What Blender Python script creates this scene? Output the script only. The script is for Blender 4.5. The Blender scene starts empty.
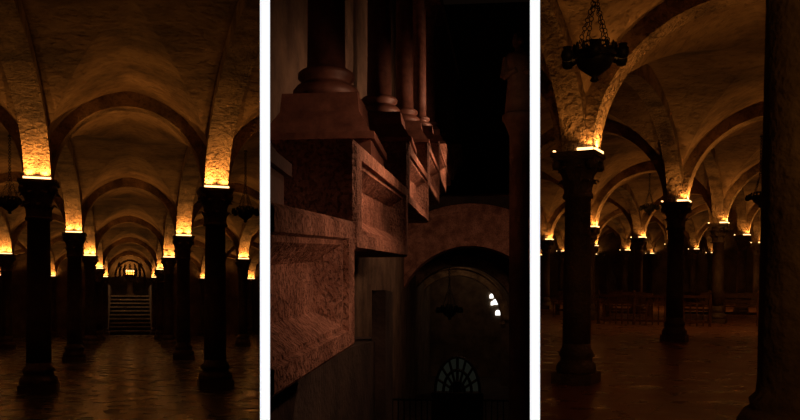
import bpy, bmesh, math, random
from mathutils import Vector, Matrix
random.seed(4)
sc = bpy.context.scene
try:
    sc.view_settings.view_transform = 'Standard'
    sc.view_settings.look = 'None'
except Exception: pass
R = math.radians
EYE = 1.6

# ------------------------------------------------------------------ materials
def mat_stone(name, c1, c2, scale=1.2, rough=0.85, bump=0.3, c3=None, spec=0.3, lo=.32, hi=.68, pits=0.0):
    m = bpy.data.materials.new(name); m.use_nodes = True
    nt = m.node_tree; b = nt.nodes['Principled BSDF']
    tc = nt.nodes.new('ShaderNodeTexCoord')
    n = nt.nodes.new('ShaderNodeTexNoise'); n.inputs['Scale'].default_value = scale; n.inputs['Detail'].default_value = 10
    n.inputs['Roughness'].default_value = 0.62
    cr = nt.nodes.new('ShaderNodeValToRGB')
    cr.color_ramp.elements[0].position = lo; cr.color_ramp.elements[0].color = (*c1, 1)
    cr.color_ramp.elements[1].position = hi; cr.color_ramp.elements[1].color = (*c2, 1)
    if c3:
        e = cr.color_ramp.elements.new(0.5); e.color = (*c3, 1)
    n2 = nt.nodes.new('ShaderNodeTexNoise'); n2.inputs['Scale'].default_value = scale * 7; n2.inputs['Detail'].default_value = 6
    bp = nt.nodes.new('ShaderNodeBump'); bp.inputs['Strength'].default_value = bump; bp.inputs['Distance'].default_value = 0.08
    src = tc.outputs['Object']
    nt.links.new(src, n.inputs['Vector']); nt.links.new(src, n2.inputs['Vector'])
    nt.links.new(n.outputs['Fac'], cr.inputs['Fac'])
    col = cr.outputs['Color']; hgt = n2.outputs['Fac']
    if pits > 0:
        n3 = nt.nodes.new('ShaderNodeTexNoise'); n3.inputs['Scale'].default_value = scale*11; n3.inputs['Detail'].default_value = 3
        mr = nt.nodes.new('ShaderNodeMapRange'); mr.inputs['From Min'].default_value = .36; mr.inputs['From Max'].default_value = .5
        mr.inputs['To Min'].default_value = 1-pits; mr.inputs['To Max'].default_value = 1
        nt.links.new(src, n3.inputs['Vector']); nt.links.new(n3.outputs['Fac'], mr.inputs['Value'])
        mx = nt.nodes.new('ShaderNodeVectorMath'); mx.operation = 'SCALE'
        nt.links.new(col, mx.inputs[0]); nt.links.new(mr.outputs['Result'], mx.inputs['Scale']); col = mx.outputs['Vector']
        ad = nt.nodes.new('ShaderNodeMath'); ad.operation = 'ADD'
        nt.links.new(hgt, ad.inputs[0]); nt.links.new(mr.outputs['Result'], ad.inputs[1]); hgt = ad.outputs[0]
    nt.links.new(col, b.inputs['Base Color'])
    nt.links.new(hgt, bp.inputs['Height']); nt.links.new(bp.outputs['Normal'], b.inputs['Normal'])
    b.inputs['Roughness'].default_value = rough
    b.inputs['Specular IOR Level'].default_value = spec
    return m
def mat_tiles(name, c1, c2, mortar, rough, rot=0.0, bw=1.2, rh=0.8):
    m = bpy.data.materials.new(name); m.use_nodes = True
    nt = m.node_tree; b = nt.nodes['Principled BSDF']
    tc = nt.nodes.new('ShaderNodeTexCoord'); mp = nt.nodes.new('ShaderNodeMapping'); mp.inputs['Rotation'].default_value[2] = rot
    br = nt.nodes.new('ShaderNodeTexBrick'); br.inputs['Color1'].default_value = (*c1, 1); br.inputs['Color2'].default_value = (*c2, 1)
    br.inputs['Mortar'].default_value = (*mortar, 1); br.inputs['Scale'].default_value = 1.0
    br.inputs['Brick Width'].default_value = bw; br.inputs['Row Height'].default_value = rh; br.inputs['Mortar Size'].default_value = 0.012
    n = nt.nodes.new('ShaderNodeTexNoise'); n.inputs['Scale'].default_value = 2.2; n.inputs['Detail'].default_value = 4
    mr = nt.nodes.new('ShaderNodeMapRange'); mr.inputs['To Min'].default_value = rough - 0.08; mr.inputs['To Max'].default_value = rough + 0.1
    mr.inputs['From Min'].default_value = .3; mr.inputs['From Max'].default_value = .7
    bp = nt.nodes.new('ShaderNodeBump'); bp.inputs['Strength'].default_value = 0.1; bp.inputs['Distance'].default_value = 0.025
    L = nt.links.new
    L(tc.outputs['Object'], mp.inputs['Vector']); L(mp.outputs['Vector'], br.inputs['Vector']); L(tc.outputs['Object'], n.inputs['Vector'])
    L(br.outputs['Color'], b.inputs['Base Color']); L(n.outputs['Fac'], mr.inputs['Value']); L(mr.outputs['Result'], b.inputs['Roughness'])
    L(n.outputs['Fac'], bp.inputs['Height']); L(bp.outputs['Normal'], b.inputs['Normal'])
    b.inputs['Specular IOR Level'].default_value = .6
    return m
def mat_emit(name, col, s, base=None):
    m = bpy.data.materials.new(name); m.use_nodes = True
    b = m.node_tree.nodes['Principled BSDF']
    b.inputs['Base Color'].default_value = (*(base or col), 1)
    b.inputs['Emission Color'].default_value = (*col, 1); b.inputs['Emission Strength'].default_value = s
    return m
VAULT = mat_stone('vault_plaster', (0.14, 0.088, 0.054), (0.48, 0.315, 0.18), 0.6, 0.95, 0.6, (0.31, 0.195, 0.11), lo=.37, hi=.63, pits=.22)
RIB = mat_stone('arch_stone', (0.18, 0.115, 0.07), (0.54, 0.36, 0.21), 1.5, 0.9, 0.8, lo=.38, hi=.62, pits=.25)
COLM = mat_stone('column_stone', (0.05, 0.034, 0.026), (0.16, 0.105, 0.075), 3, 0.42, 0.5)
WALLM = mat_stone('wall_stone', (0.08, 0.055, 0.04), (0.24, 0.17, 0.11), 1.0, 0.95, 0.5)
PINK = mat_stone('pink_stone', (0.28, 0.125, 0.085), (0.66, 0.345, 0.245), 2.2, 0.85, 0.8, (0.46, 0.225, 0.155), lo=.36, hi=.64, pits=.4)
RED = mat_stone('red_marble', (0.06, 0.024, 0.017), (0.15, 0.066, 0.045), 5, 0.5, 0.1, spec=0.4)
DARKST = mat_stone('dark_stone', (0.03, 0.022, 0.02), (0.09, 0.065, 0.05), 1.5, 0.9, 0.4)
IRON = mat_stone('wrought_iron', (0.008, 0.007, 0.006), (0.02, 0.017, 0.014), 8, 0.5, 0.1)
WOOD = mat_stone('dark_wood', (0.07, 0.034, 0.018), (0.18, 0.09, 0.048), 6, 0.35, 0.2)
GLOW = mat_emit('lamp_glow', (1.0, 0.55, 0.2), 4)
WINGLOW = mat_emit('window_glow', (1.0, 0.97, 0.9), 2)
PANE = mat_emit('pane_glow', (0.45, 0.50, 0.36), .012, (.03, .035, .03))
FL1 = mat_tiles('floor_slabs', (0.115, 0.088, 0.06), (0.095, 0.072, 0.05), (0.04, 0.03, 0.02), 0.24, R(-18.65))
FL3 = mat_tiles('floor_slabs_red', (0.22, 0.085, 0.05), (0.18, 0.07, 0.042), (0.08, 0.035, 0.02), 0.3, R(28))
WHITE = mat_emit('white_glow', (1, 1, 1), 1.0)  # emission makes the divider ends white, no lamp shines on them

# ------------------------------------------------------------------ geometry helpers
def NP(px):
    return Vector((1, -(px), 0)).normalized()
P12 = NP(-135/800); P23 = NP(135/800)
def clip(bm, planes):
    for n, co in planes:
        bmesh.ops.bisect_plane(bm, geom=bm.verts[:] + bm.edges[:] + bm.faces[:], plane_co=co, plane_no=n, clear_outer=True)
O = Vector((0, 0, 0)); YN = (Vector((0, -1, 0)), Vector((0, 4.6, 0)))
CL1 = [(P12, O), YN]; CL2 = [(-P12, O), (P23, O), YN]; CL3 = [(-P23, O), YN]
def finish(bm, name, mats, smooth=False, M=None, planes=None):
    if M is not None: bm.transform(M)
    if planes: clip(bm, planes)
    me = bpy.data.meshes.new(name); bm.to_mesh(me); bm.free()
    for m in mats: me.materials.append(m)
    if smooth:
        for p in me.polygons: p.use_smooth = True
    ob = bpy.data.objects.new(name, me); sc.collection.objects.link(ob)
    return ob
def box(bm, x0, x1, y0, y1, z0, z1, mi=0):
    v = [bm.verts.new((x, y, z)) for x in (x0, x1) for y in (y0, y1) for z in (z0, z1)]
    fs = []
    for q in ((0,1,3,2),(4,6,7,5),(0,4,5,1),(2,3,7,6),(0,2,6,4),(1,5,7,3)):
        f = bm.faces.new([v[i] for i in q]); f.material_index = mi; fs.append(f)
    return v, fs
def lathe(bm, prof, seg=24, cx=0, cy=0, cz=0, mi=0, smooth=True):
    rings = []
    for r, z in prof:
        rings.append([bm.verts.new((cx + r*math.cos(2*math.pi*i/seg), cy + r*math.sin(2*math.pi*i/seg), cz + z)) for i in range(seg)])
    for a, b in zip(rings[:-1], rings[1:]):
        for i in range(seg):
            f = bm.faces.new((a[i], a[(i+1) % seg], b[(i+1) % seg], b[i])); f.material_index = mi; f.smooth = smooth
    for rg in (rings[0][::-1], rings[-1]):
        f = bm.faces.new(rg); f.material_index = mi
def tube(bm, p0, p1, r, seg=6, mi=0):
    p0 = Vector(p0); p1 = Vector(p1); d = p1 - p0
    q = d.to_track_quat('Z', 'Y').to_matrix()
    ra, rb = [], []
    for i in range(seg):
        o = q @ Vector((r*math.cos(2*math.pi*i/seg), r*math.sin(2*math.pi*i/seg), 0))
        ra.append(bm.verts.new(p0+o)); rb.append(bm.verts.new(p1+o))
    for i in range(seg):
        f = bm.faces.new((ra[i], ra[(i+1) % seg], rb[(i+1) % seg], rb[i])); f.material_index = mi
    bm.faces.new(ra[::-1]).material_index = mi; bm.faces.new(rb).material_index = mi
def torus(bm, c, R0, r, M=None, seg=20, s2=6, mi=0):
    c = Vector(c); M = M or Matrix.Identity(3); rg = []
    for i in range(seg):
        a = 2*math.pi*i/seg
        rg.append([bm.verts.new(c + M @ Vector(((R0+r*math.cos(2*math.pi*j/s2))*math.cos(a), (R0+r*math.cos(2*math.pi*j/s2))*math.sin(a), r*math.sin(2*math.pi*j/s2)))) for j in range(s2)])
    for i in range(seg):
        for j in range(s2):
            f = bm.faces.new((rg[i][j], rg[(i+1) % seg][j], rg[(i+1) % seg][(j+1) % s2], rg[i][(j+1) % s2])); f.material_index = mi; f.smooth = True

# ------------------------------------------------------------------ columns
def column_mesh(name, top, r, cw, ch, bw, sides):
    bm = bmesh.new()
    box(bm, -bw, bw, -bw, bw, 0, 0.16)
    lathe(bm, [(bw*.97,.16),(bw*1.0,.2),(bw*1.0,.25),(bw*.92,.3),(bw*.8,.33),(bw*.78,.38),(bw*.85,.41),(bw*.86,.45),(bw*.78,.5),(r*1.08,.53),(r*1.04,.6)], 28)
    zb = top - ch
    lathe(bm, [(r*1.04,.6),(r*1.03,1.2),(r*1.0,top*.5),(r*.93,zb-.08),(r*1.1,zb-.07),(r*1.15,zb-.035),(r*1.08,zb)], 28)
    n = 10; bell = []
    for i in range(n+1):
        t = i/n; bell.append((r*.95 + (cw*.92 - r*.95)*(t**2.2), zb + t*(ch-.12)))
    lathe(bm, bell, 28)
    for tier, (z0, hl, cnt, off) in enumerate(((0.0, .5, 8, 0), (.32, .6, 8, .5))):
        for k in range(cnt):
            a = 2*math.pi*(k+off)/cnt
            rows = []
            for i in range(7):
                t = i/6; zt = z0 + hl*t
                rr = r*.97 + (cw*.92 - r*.95)*(min(zt,1)**2.2) + .02 + .09*max(0, t-.45)**1.2*2
                zz = zb + (ch-.12)*(zt if t < .85 else z0+hl*.85-(t-.85)*.6)
                w = (0.16*r/.26)*(math.sin(math.pi*(0.22+.72*t)))
                row = []
                for j in range(-2, 3):
                    aa = a + j*.5*w/rr*1.0
                    rj = rr - .012*abs(j)
                    row.append(bm.verts.new((rj*math.cos(aa), rj*math.sin(aa), zz)))
                rows.append(row)
            for i in range(6):
                for j in range(4):
                    bm.faces.new((rows[i][j], rows[i][j+1], rows[i+1][j+1], rows[i+1][j]))
    for sx in (-1, 1):
        for sy in (-1, 1):
            lathe(bm, [(.02,-.07),(.055,-.06),(.07,0),(.055,.06),(.02,.07)], 10, sx*cw*.78, sy*cw*.78, top-.19)
    box(bm, -cw*.92, cw*.92, -cw*.92, cw*.92, top-.12, top-.07)
    box(bm, -cw, cw, -cw, cw, top-.07, top)
    for x0, x1, y0, y1 in sides:
        box(bm, cw*x0, cw*x1, cw*y0, cw*y1, top, top+.04, 1)
    me = bpy.data.meshes.new(name); bm.to_mesh(me); bm.free()
    me.materials.append(COLM); me.materials.append(GLOW)
    return me
AMB = (1, .42, .09)
def spot(M, p, power, col=AMB, ang=165, target=(0, 0, 1), blend=.6, rad=.012, name='uplight'):
    l = bpy.data.lights.new(name, 'SPOT'); l.energy = power; l.color = col; l.spot_size = R(ang); l.spot_blend = blend; l.shadow_soft_size = rad
    o = bpy.data.objects.new(name, l); sc.collection.objects.link(o)
    d = (M.to_3x3() @ Vector(target)).normalized()
    o.matrix_world = Matrix.Translation(M @ Vector(p)) @ d.to_track_quat('-Z', 'Y').to_matrix().to_4x4()
    return o

# ------------------------------------------------------------------ vaulted hall
def sector(M, x, y, lo, hi):
    w = M @ Vector((x, y, 0))
    if w.y < 5.5: return False
    return lo < w.x/w.y < hi
def arch_rib(bm, p0, p1, zc, rise, w, t_side=.27, t_top=.12, n=40, mi=0):
    p0 = Vector((p0[0], p0[1], 0)); p1 = Vector((p1[0], p1[1], 0)); c = (p0+p1)/2; u = (p1-p0)/2; a = u.length; u.normalize()
    v = Vector((-u.y, u.x, 0)); prev = None
    for i in range(n+1):
        th = math.pi*i/n; cs, sn = -math.cos(th), math.sin(th)
        inn = c + u*(cs*(a-t_side)) + Vector((0, 0, zc+sn*(rise-t_top)))
        out = c + u*(cs*a) + Vector((0, 0, zc+sn*(rise+.03)+.1*rise*(1-abs(cs))))
        cur = [bm.verts.new(q + v*s*w/2) for q, s in ((inn, -1), (inn, 1), (out, 1), (out, -1))]
        if prev:
            for k in range(4):
                bm.faces.new((prev[k], prev[(k+1) % 4], cur[(k+1) % 4], cur[k])).material_index = mi
        prev = cur
def hall(M, xs, ys, zc, rise, planes, colmesh, lo, hi, lights, cw, ribw=.5, ribw_t=None):
    bm = bmesh.new(); N = 40
    def prof(u): return math.sqrt(max(0, 1-u*u)) + .12*(1-abs(u))
    for x0, x1 in zip(xs[:-1], xs[1:]):
        for y0, y1 in zip(ys[:-1], ys[1:]):
            g = []
            for i in range(N+1):
                row = []
                for j in range(N+1):
                    u = math.sin((-1+2*i/N)*math.pi/2); v = math.sin((-1+2*j/N)*math.pi/2)
                    hgt = max(prof(u), prof(v))
                    row.append(bm.verts.new(((x0+x1)/2+u*(x1-x0)/2, (y0+y1)/2+v*(y1-y0)/2, zc+rise*hgt)))
                g.append(row)
            for i in range(N):
                for j in range(N):
                    a, b, c, d = g[i][j], g[i][j+1], g[i+1][j+1], g[i+1][j]
                    if (i < N/2) == (j < N/2): bm.faces.new((a, b, c)); bm.faces.new((a, c, d))
                    else: bm.faces.new((a, b, d)); bm.faces.new((b, c, d))
    for x in xs:
        for y0, y1 in zip(ys[:-1], ys[1:]): arch_rib(bm, (x, y0), (x, y1), zc, rise, ribw, mi=1)
    for y in ys:
        for x0, x1 in zip(xs[:-1], xs[1:]): arch_rib(bm, (x0, y), (x1, y), zc, rise, ribw_t or ribw, mi=1)
    finish(bm, 'ceiling', [VAULT, RIB], False, M, planes)
    for x in xs:
        for y in ys:
            if not sector(M, x, y, lo, hi): continue
            o = bpy.data.objects.new('stone_column', colmesh); sc.collection.objects.link(o)
            o.matrix_world = M @ Matrix.Translation((x, y, 0))
            for sx, sy, pw in lights(x, y):
                spot(M, (x+sx*cw*.97, y+sy*cw*.97, zc+.05), pw, target=(sx*.2, sy*.2, 1))

def slab(name, pts, M, planes, mat, z0, z1):
    bm = bmesh.new()
    a = [bm.verts.new((x, y, z0)) for x, y in pts]; b = [bm.verts.new((x, y, z1)) for x, y in pts]
    bm.faces.new(a[::-1]); bm.faces.new(b)
    for i in range(len(pts)):
        j = (i+1) % len(pts); bm.faces.new((a[i], a[j], b[j], b[i]))
    bmesh.ops.recalc_face_normals(bm, faces=bm.faces)
    return finish(bm, name, [mat], False, M, planes)

def hanging_lamp(M, p, ztop, planes=None, s=1.0):
    bm = bmesh.new()
    lathe(bm, [(.02,-.26),(.05,-.24),(.03,-.2),(.09,-.16),(.17,-.1),(.21,-.02),(.22,.04),(.235,.06),(.215,.08),(.2,.03),(.15,-.08)], 20)
    for k in range(16):
        a = 2*math.pi*k/16
        lathe(bm, [(.01,-.01),(.022,.02),(.022,.05),(.008,.09)], 6, .228*math.cos(a), .228*math.sin(a), .07)
    torus(bm, (0, 0, .0), .245, .014)
    torus(bm, (0, 0, .17), .13, .012)
    for k in range(6):
        a = 2*math.pi*k/6+.3; c, q = math.cos(a), math.sin(a)
        tube(bm, (.2*c, .2*q, 0), (.34*c, .34*q, -.04), .014)
        lathe(bm, [(.01,-.06),(.05,-.05),(.07,0),(.062,.05),(.045,.07),(.05,.1)], 12, .34*c, .34*q, 0)
    for k in range(4):
        a = 2*math.pi*k/4+.3; c, q = math.cos(a), math.sin(a)
        pa = Vector((.22*c, .22*q, .06)); pb = Vector((.02*c, .02*q, .62))
        n = 12
        for i in range(n):
            cpt = pa.lerp(pb, (i+.5)/n)
            rot = (pb-pa).to_track_quat('X', 'Z').to_matrix() @ Matrix.Rotation(R(90)*(i % 2), 3, 'X')
            torus(bm, cpt, .026, .006, rot, 8, 4)
    torus(bm, (0, 0, .65), .035, .01, Matrix.Rotation(R(90), 3, 'X'), 12, 5)
    zz = .7; L = (ztop-p[2])/s; i = 0
    while zz < L:
        torus(bm, (0, 0, zz), .03, .009, Matrix.Rotation(R(90)*(i % 2), 3, 'Z') @ Matrix.Rotation(R(90), 3, 'X'), 8, 4)
        zz += .045; i += 1
    lathe(bm, [(.05, 0), (.05, .03), (.02, .03)], 10, 0, 0, L-.04)
    finish(bm, 'hanging_lamp', [IRON], False, M @ Matrix.Translation(p) @ Matrix.Scale(s, 4), planes)

# =================================================================== ROOM 1 : nave of the crypt
M1 = Matrix.Rotation(R(18.65), 4, 'Z')
col1 = column_mesh('stone_column_tall', 4.33, .232, .37, .74, .37, ((-.7, .7, -.97, -.88), (-.7, .7, .88, .97)))
xs1 = [-8.9, -5.34, -1.78, 1.78, 5.34, 8.9, 12.46]
ys1 = [6.8+11.2*i for i in range(6)]
hall(M1, xs1, ys1, 4.33, 1.75, CL1, col1, -0.75, -0.178, lambda x, y: ((-.4, -1, 30), (.4, -1, 30), (0, 1, 58)), .37)
slab('floor', [(-14, 0), (14, 0), (14, 64), (-14, 64)], M1, CL1, FL1, -.2, 0)
slab('wall_left', [(-9.3, 4), (-8.9, 4), (-8.9, 64), (-9.3, 64)], M1, CL1, WALLM, 0, 7)
bm = bmesh.new()
box(bm, -9.3, -1.78, 63.2, 63.8, 0, 8); box(bm, 1.78, 12, 63.2, 63.8, 0, 8)
finish(bm, 'wall_back', [WALLM], False, M1, CL1)
bm = bmesh.new(); n = 10
for i in range(n):
    y = 64.6+i*.9; z = (i+1)*.32
    box(bm, -1.55, 1.55, y, 79, i*.32, z, 1)  # darker stone on the risers stands in for shade under the nosings
    box(bm, -1.55, 1.55, y-.22, y+.05, z-.12, z, 0)
box(bm, -1.78, -1.55, 63.9, 79, 0, 3.9); box(bm, 1.55, 1.78, 63.9, 79, 0, 3.9)
finish(bm, 'staircase', [WALLM, DARKST], False, M1, CL1)
bm = bmesh.new()
box(bm, -3.2, -2.6, 63.8, 80, 0, 10); box(bm, 2.6, 3.2, 63.8, 80, 0, 10)
finish(bm, 'wall_right', [WALLM], False, M1, CL1)
bm = bmesh.new()
box(bm, -3.2, 3.2, 79.4, 80, 0, 10)
arch_rib(bm, (-1.2, 79.3), (1.2, 79.3), 5.2, 1.2, .3, .25, .25)
box(bm, -1.2, -.95, 79.15, 79.45, 3.2, 5.2); box(bm, .95, 1.2, 79.15, 79.45, 3.2, 5.2)
finish(bm, 'wall_end', [WALLM], False, M1, CL1)
bm = bmesh.new()
lathe(bm, [(.5, 0), (.5, .15), (.3, .25), (.22, 1.6), (.45, 1.8), (.5, 1.9), (.5, 2.0)], 16, 0, 78.2, 3.22)
for k in range(5):
    x = -.32+.16*k
    lathe(bm, [(.06, 0), (.06, .25), (.03, .3)], 8, x, 78.2, 5.22, 0)
    lathe(bm, [(.02, 0), (.05, .05), (.02, .16)], 8, x, 78.2, 5.52, 1)
finish(bm, 'altar_candle_stand', [RIB, GLOW], False, M1, None)
slab('ceiling', [(-3.2, 63.8), (3.2, 63.8), (3.2, 80), (-3.2, 80)], M1, CL1, VAULT, 10, 10.2)
spot(M1, (0, 77.6, 5.3), 200, ang=150, target=(0, .9, 1), name='apse_light')
spot(M1, (0, 66, 8.5), 700, ang=110, target=(0, .35, -1), col=(1, .55, .25), name='stair_light')
spot(M1, (0, 34, 5.9), 60, ang=120, target=(0, 0, -1), col=(1, .6, .3), name='nave_fill')  # unseen spot added to brighten the nave floor
hanging_lamp(M1, (-2.84, 22, 4.35), 6.05, CL1)
hanging_lamp(M1, (2.98, 22, 4.35), 6.05, CL1)

# =================================================================== ROOM 3 : aisles seen diagonally
PITCH = Matrix.Translation((0, 0, EYE)) @ Matrix.Rotation(R(2.65), 4, 'X') @ Matrix.Translation((0, 0, -EYE))
M3 = PITCH @ Matrix.Translation((2.67, 12.07, 0)) @ Matrix.Rotation(R(-28), 4, 'Z')
col3 = column_mesh('stone_column_short', 3.44, .2, .33, .6, .30, ((.88, .97, -.7, .7), (-.97, -.88, -.7, .7), (.2, .9, -.97, -.88)))
xs3 = [4.5*i for i in range(-5, 3)]
ys3 = [8.89*i for i in range(-1, 7)]
def l3(x, y):
    near = abs(x) < .1 and abs(y) < .1
    return ((1, 0, 40), (-1, 0, 4 if near else 18), (.75, -1, 11 if near else 15))
hall(M3, xs3, ys3, 3.44, 2.05, CL3, col3, .165, 1.2, l3, .33, ribw=.36, ribw_t=.5)
slab('floor', [(-24, -14), (12, -14), (12, 56), (-24, 56)], M3, CL3, FL3, -.2, 0)
slab('wall_back', [(-24, 53.3), (9.2, 53.3), (9.2, 53.8), (-24, 53.8)], M3, CL3, WALLM, 0, 7)
slab('wall_right', [(9, -8), (9.4, -8), (9.4, 53.8), (9, 53.8)], M3, CL3, WALLM, 0, 7)
slab('wall_left', [(-22.9, -8), (-22.5, -8), (-22.5, 53.8), (-22.9, 53.8)], M3, CL3, WALLM, 0, 7)
for p in ((2.16, 9.0, 4.02), (9.85, 22, 3.75), (9.3, 30, 4.15)):
    hanging_lamp(PITCH, p, 5.45, CL3)
bm = bmesh.new()
lathe(bm, [(.75,0),(.75,.2),(.7,.22),(.72,.3),(.66,.4),(.6,.44),(.62,.5),(.56,.56),(.55,.7),(.54,4.2),(.6,4.22),(.6,4.3),(.56,4.34),(.74,4.8),(.78,4.82),(.78,5.0)], 48)
finish(bm, 'round_pier', [WALLM], False, PITCH @ Matrix.Translation((3.74, 7.0, 0)))
def bench(M):
    bm = bmesh.new()
    for s in (-.85, .82):
        box(bm, s, s+.05, -.22, .25, 0, .45); box(bm, s, s+.05, .2, .26, .45, .95); box(bm, s, s+.05, -.6, -.2, 0, .08); box(bm, s, s+.05, -.6, -.52, .08, .55)
    box(bm, -.9, .9, -.24, .22, .45, .49); box(bm, -.9, .9, .2, .24, .6, .72); box(bm, -.9, .9, .2, .24, .8, .97)
    box(bm, -.9, .9, -.64, -.48, .55, .59); box(bm, -.82, .82, -.02, .02, .15, .25)
    finish(bm, 'church_bench', [WOOD], False, M)
for x, y in ((9.0, 31.6), (13.2, 30.6), (9.9, 34.4), (12.9, 34.0), (15.3, 31.4), (11.4, 31.2), (7.4, 33.5)):
    bench(PITCH @ Matrix.Translation((x, y, 0)) @ Matrix.Rotation(R(-28), 4, 'Z'))
def railing(M, L):
    bm = bmesh.new(); n = int(L/.2)
    for i in range(n+1):
        x = -L/2+L*i/n
        big = i % 6 == 0
        tube(bm, (x, 0, 0), (x, 0, 1.05 if big else .95), .05 if big else .024)
        if big: lathe(bm, [(.01,-.04),(.06,0),(.01,.06)], 8, x, 0, 1.1)
    box(bm, -L/2, L/2, -.06, .06, .92, 1.0); box(bm, -L/2, L/2, -.03, .03, .1, .18); box(bm, -L/2, L/2, -.02, .02, .72, .77)
    finish(bm, 'altar_railing', [WOOD], False, M)
for x, y, L, a in ((8.4, 26.6, 3.6, -28), (13.5, 25.0, 4.2, -28)):
    railing(PITCH @ Matrix.Translation((x, y, 0)) @ Matrix.Rotation(R(a), 4, 'Z'), L)
spot(PITCH, (10.6, 23.5, 4.9), 180, ang=140, target=(0, .6, -1), name='bench_fill')  # unseen spot added to lift the dark benches and railing
spot(PITCH, (14, 38, 5.0), 350, ang=150, target=(0, .6, -1), name='bench_fill')  # second added spot, brightens floor and wall behind the benches
spot(PITCH, (3.0, 3.4, 3.4), 70, ang=90, target=(.2, 1, -.1), name='pier_fill')  # added from the camera side so the pier is not black
spot(PITCH, (6.4, 13, 5.1), 30, ang=140, target=(0, 0, -1), col=(1, .4, .15), name='floor_fill')  # no fixture here, added to lighten the red floor

# =================================================================== ROOM 2 : stepped gallery
M2 = Matrix.Translation((0, 0, EYE)) @ Matrix.Rotation(R(-5.36), 4, 'Z')
X0 = 1.15; LOW = -5.0
bm = bmesh.new()
def block(k):
    dy, dz = 5.33*k, 1.12*k
    q = [(1.34+dy, -.586+dz), (6.67+dy, -.265+dz), (6.67+dy, .78+dz), (1.34+dy, .36+dz)]
    def ring(ins, x):
        iy = ins*2.4
        (a, b, c, d) = q
        sb = (b[1]-a[1])/5.33; st = (c[1]-d[1])/5.33
        return [bm.verts.new((x*X0, yy*X0, zz*X0)) for yy, zz in (
            (a[0]+iy, a[1]+sb*iy+ins), (b[0]-iy, b[1]-sb*iy+ins), (c[0]-iy, c[1]-st*iy-ins), (d[0]+iy, d[1]+st*iy-ins))]
    rs = [ring(0, -2.6), ring(0, -1.03), ring(.03, -1.0), ring(.15, -1.0), ring(.165, -1.04), ring(.2, -1.04), ring(.33, -1.2)]
    for a, b in zip(rs[:-1], rs[1:]):
        for i in range(4):
            j = (i+1) % 4; bm.faces.new((a[i], a[j], b[j], b[i]))
    bm.faces.new(rs[-1]); bm.faces.new(rs[0][::-1])
    cy, cx = (4.17+dy)*X0, -1.78*X0; zt = (1.42+dz)*X0; z0 = (.5+dz)*X0
    for (hw, a, b, hw2) in ((.62, z0, z0+.34*X0, .62), (.66, z0+.34*X0, z0+.42*X0, .66), (.62, z0+.42*X0, z0+.7*X0, .46), (.46, z0+.7*X0, zt, .44)):
        lo = [bm.verts.new((cx+sx*hw*X0, cy+sy*hw*X0, a)) for sx, sy in ((-1,-1),(1,-1),(1,1),(-1,1))]
        hi = [bm.verts.new((cx+sx*hw2*X0, cy+sy*hw2*X0, b)) for sx, sy in ((-1,-1),(1,-1),(1,1),(-1,1))]
        bm.faces.new(hi).material_index = 1; bm.faces.new(lo[::-1]).material_index = 1
        for i in range(4):
            j = (i+1) % 4; bm.faces.new((lo[i], lo[j], hi[j], hi[i])).material_index = 1
    pr = [(.36,0),(.40,.05),(.40,.12),(.35,.18),(.29,.2),(.29,.24),(.34,.28),(.34,.33),(.29,.37),(.23,.4),(.225,.8),(.22,2.5),(.205,4.2),(.27,4.22),(.27,4.28),(.24,4.32),(.28,4.5),(.38,4.72),(.42,4.75),(.42,4.86)]
    lathe(bm, [(r_*X0, z_*X0) for r_, z_ in pr], 32, cx, cy, zt, 1)
for k in range(0, 12): block(k)
vs = []
for y in (2, 66):
    zc_ = (1.42+4.86 + (y-4.17)*.2101)*X0
    for zz in (-.02, .5):
        for x in (-1.3, -2.26): vs.append(bm.verts.new((x*X0, y*X0, zc_+zz*X0)))
for a in ((0,1,3,2),(4,6,7,5),(0,4,5,1),(2,3,7,6),(0,2,6,4),(1,5,7,3)): bm.faces.new([vs[i] for i in a])
box(bm, -2.5*X0, -1.45*X0, 2, 13.5*X0, LOW, -.45, 2)
box(bm, -1.5*X0, -1.3*X0, 11.6*X0, 12.6*X0, LOW, .4, 2)
bmesh.ops.recalc_face_normals(bm, faces=bm.faces)
finish(bm, 'stepped_stone_balustrade', [PINK, RED, DARKST], False, M2, CL2)
slab('floor', [(-12, 0), (14, 0), (14, 90), (-12, 90)], M2, CL2, DARKST, LOW-.2, LOW)
slab('wall_left', [(-3.4*X0, 0), (-3.1*X0, 0), (-3.1*X0, 90), (-3.4*X0, 90)], M2, CL2, WALLM, LOW, 26)
slab('wall_back', [(-12, 88), (14, 88), (14, 89), (-12, 89)], M2, CL2, DARKST, LOW, 34)
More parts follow.
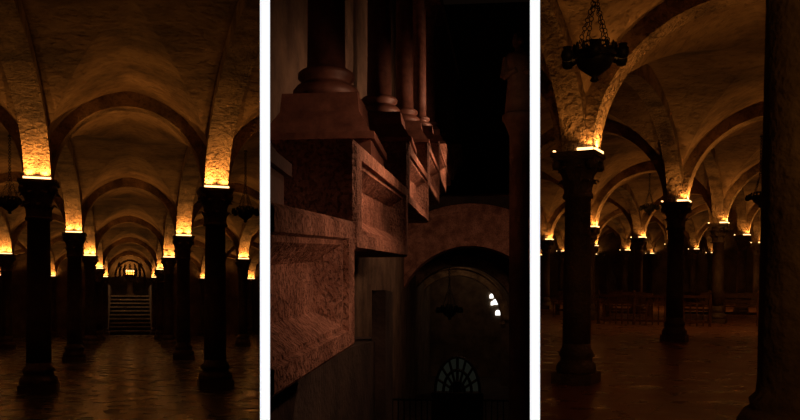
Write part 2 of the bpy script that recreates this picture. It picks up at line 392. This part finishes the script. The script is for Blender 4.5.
def arch_wall(y, th, cx, cz, r, band, x0, x1, top, name, mats, bottom=LOW):
    bm = bmesh.new(); n = 40
    def strip(y0, y1, ri, ro_pts, mi):
        inner = [(cx-ri*math.cos(math.pi*i/n), cz+ri*math.sin(math.pi*i/n)) for i in range(n+1)]
        for i in range(n):
            a, b = inner[i], inner[i+1]; c, d = ro_pts[i+1], ro_pts[i]
            f4 = [bm.verts.new((p[0], y0, p[1])) for p in (a, b, c, d)]; g4 = [bm.verts.new((p[0], y1, p[1])) for p in (a, b, c, d)]
            bm.faces.new(f4[::-1]).material_index = mi; bm.faces.new(g4).material_index = mi
            bm.faces.new((f4[0], f4[1], g4[1], g4[0])).material_index = mi
            bm.faces.new((f4[3], f4[2], g4[2], g4[3])).material_index = mi
    R2 = r+band
    outer = [(cx-R2*math.cos(math.pi*i/n), cz+R2*math.sin(math.pi*i/n)) for i in range(n+1)]
    strip(y-.15, y+th, r, outer, 1)
    strip(y-.3, y+.1, r+band*.82, outer, 1)
    strip(y-.25, y+.1, r, [(cx-(r+band*.12)*math.cos(math.pi*i/n), cz+(r+band*.12)*math.sin(math.pi*i/n)) for i in range(n+1)], 1)
    rect = []
    for i in range(n+1):
        c, s = -math.cos(math.pi*i/n), math.sin(math.pi*i/n)
        kx = ((x1-cx) if c > 0 else (cx-x0))/max(abs(c), 1e-6); kz = (top-cz)/max(s, 1e-6); k_ = min(kx, kz)
        rect.append((cx+c*k_, cz+s*k_))
    strip(y, y+th*.9, R2*.99, rect, 0)
    box(bm, x0, cx-r, y, y+th, bottom, cz); box(bm, cx+r, x1, y, y+th, bottom, cz)
    box(bm, cx-r-.25, cx-r+.1, y-.15, y+th+.1, cz-.3, cz-.05, 1); box(bm, cx+r-.1, cx+r+.25, y-.15, y+th+.1, cz-.3, cz-.05, 1)
    bmesh.ops.recalc_face_normals(bm, faces=bm.faces)
    finish(bm, name, mats, False, M2, CL2)
ya = 35*X0
arch_wall(ya, 1.2, -.25, -.3, 3.7, 2.1, -6, 7, 5.9, 'wall_arch', [DARKST, PINK])
arch_wall(ya+8, .8, -.9, -.4, 3.3, .6, -8, 9, 5.8, 'wall_arch', [WALLM, RIB])
arch_wall(ya+16, .8, -1.3, -.4, 3.1, .6, -10, 11, 6.5, 'wall_arch', [WALLM, RIB])
slab('ceiling', [(-8, ya+1.3), (9, ya+1.3), (9, ya+30), (-8, ya+30)], M2, CL2, VAULT, 6.0, 6.2)
slab('wall_far', [(-10, ya+24), (11, ya+24), (11, ya+24.5), (-10, ya+24.5)], M2, CL2, WALLM, LOW, 6)
bm = bmesh.new()
for (x, z, w, h) in ((1.3, 1.25, .3, .36), (1.6, .75, .44, .42), (1.8, -.1, .38, .42), (1.35, .7, .2, .3)):
    pts = [(x-w/2, z), (x+w/2, z)] + [(x+w/2*math.cos(a), z+h-w/2+w/2*math.sin(a)) for a in [math.pi*i/8 for i in range(9)]]
    f = [bm.verts.new((p[0], ya+23.9, p[1])) for p in pts]; bm.faces.new(f[::-1])
finish(bm, 'window_1', [WINGLOW], False, M2, CL2)
hanging_lamp(M2, (-1.6, ya+10, .2), 5.7, CL2, 2.2)
bm = bmesh.new()
gy = ya-6; gx = -.75; gb = -3.35
for rr in (.95, .6, .3):
    for i in range(16):
        a, b = math.pi*i/16, math.pi*(i+1)/16
        tube(bm, (gx+rr*math.cos(a), gy, gb+rr*1.6*math.sin(a)), (gx+rr*math.cos(b), gy, gb+rr*1.6*math.sin(b)), .07)
for i in range(9):
    a = math.pi*i/8; tube(bm, (gx, gy, gb), (gx+.95*math.cos(a), gy, gb+1.52*math.sin(a)), .06)
pf = [bm.verts.new((gx+.93*math.cos(math.pi*i/16), gy+.05, gb+1.48*math.sin(math.pi*i/16))) for i in range(17)]
bm.faces.new(pf).material_index = 1
box(bm, gx-1.1, gx+1.1, gy-.3, gy+.4, LOW, gb, 0)
finish(bm, 'leaded_fanlight', [IRON, PANE], False, M2, CL2)
bm = bmesh.new()
for i in range(30):
    x = -4+i*.22; tube(bm, (x, gy-4, LOW), (x, gy-4, -3.2), .025)
tube(bm, (-4, gy-4, -3.25), (2.4, gy-4, -3.25), .04); tube(bm, (-4, gy-4, -4.7), (2.4, gy-4, -4.7), .04)
finish(bm, 'iron_railing', [IRON], False, M2, CL2)
bm = bmesh.new()
sx, sy, sz = 1.3, 24, 5.9
lathe(bm, [(.5,LOW),(.5,LOW+.3),(.3,LOW+.4),(.28,5.3),(.3,5.35),(.45,5.7),(.5,5.75),(.5,5.9)], 20, sx, sy, 0)
lathe(bm, [(r_*1.12, z_*1.12) for r_, z_ in [(.36,0),(.38,.1),(.34,.5),(.30,.9),(.33,1.2),(.38,1.45),(.32,1.6),(.12,1.68),(.1,1.78),(.16,1.84),(.18,1.98),(.15,2.12),(.05,2.2)]], 18, sx, sy, sz)
for s in (-1, 1):
    tube(bm, (sx+s*.38, sy, sz+1.7), (sx+s*.46, sy-.12, sz+1.1), .11, 8); tube(bm, (sx+s*.46, sy-.12, sz+1.1), (sx+s*.1, sy-.4, sz+1.25), .09, 8)
finish(bm, 'saint_statue_on_column', [WALLM], False, M2, CL2)
W = Matrix.Identity(4)
PK = (1, .50, .29)
spot(W, (1.45, 9.6, 4.4), 190, PK, 130, (-1, .1, -.8), .8, .1, 'gallery_fill')  # unseen spots added to brighten the stepped blocks and columns
spot(W, (.95, 6.2, 2.6), 32, PK, 130, (-1, .1, -.9), .9, .05, 'gallery_fill')
spot(W, (2.2, 16.6, 5.6), 300, PK, 130, (-1, .1, -.5), .9, .1, 'gallery_fill')
spot(W, (3.0, 22, 7.0), 420, PK, 130, (-1, .1, -.3), .9, .1, 'gallery_fill')
spot(W, (4.2, 29, 9), 800, PK, 130, (-1, .2, -.2), .9, .1, 'gallery_fill')
spot(W, (3.3, 21.0, 8.5), 9, PK, 70, (-.12, 1, -.2), .8, .05, 'gallery_fill')  # small added spot that picks out the statue
spot(W, (4.0, 33, 5.5), 150, PK, 140, (-.2, .8, -.6), .8, .3, 'gallery_fill')  # added to bring up the arch wall
spot(M2, (0, ya+12, 5.5), 70, (1, .6, .33), 150, (0, .3, -1), .8, .3, 'gallery_fill')  # fill spots added inside the arched passage
spot(M2, (0, ya+20, 5.5), 70, (1, .6, .33), 150, (0, .3, -1), .8, .3, 'gallery_fill')
spot(M2, (-2.6*X0, 11.5, 6.8), 50, (1, .62, .38), 150, (-.6, .2, .3), .8, .3, 'gallery_fill')  # added fill for the wall behind the columns

# =================================================================== added dividers between the three views, white ends glow by emission
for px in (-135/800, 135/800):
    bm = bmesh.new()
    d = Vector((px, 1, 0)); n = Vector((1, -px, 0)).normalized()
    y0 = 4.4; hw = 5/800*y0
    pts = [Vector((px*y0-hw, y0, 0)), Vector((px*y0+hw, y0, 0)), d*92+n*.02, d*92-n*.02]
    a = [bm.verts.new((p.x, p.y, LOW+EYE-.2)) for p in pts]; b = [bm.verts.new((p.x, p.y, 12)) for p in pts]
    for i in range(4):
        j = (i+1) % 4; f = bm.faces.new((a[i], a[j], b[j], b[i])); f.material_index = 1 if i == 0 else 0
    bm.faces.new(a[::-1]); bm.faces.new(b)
    finish(bm, 'view_divider', [WALLM, WHITE])

w = bpy.data.worlds.new('world'); sc.world = w; w.use_nodes = True
w.node_tree.nodes['Background'].inputs[0].default_value = (.9, .5, .3, 1); w.node_tree.nodes['Background'].inputs[1].default_value = .003
cam = bpy.data.cameras.new('camera'); cam.sensor_width = 36; cam.lens = 36; cam.shift_y = (314-210)/800
cam.clip_end = 500; cam.clip_start = .05
co = bpy.data.objects.new('camera', cam); sc.collection.objects.link(co); co.location = (0, 0, EYE); co.rotation_euler = (R(90), 0, 0)
sc.camera = co
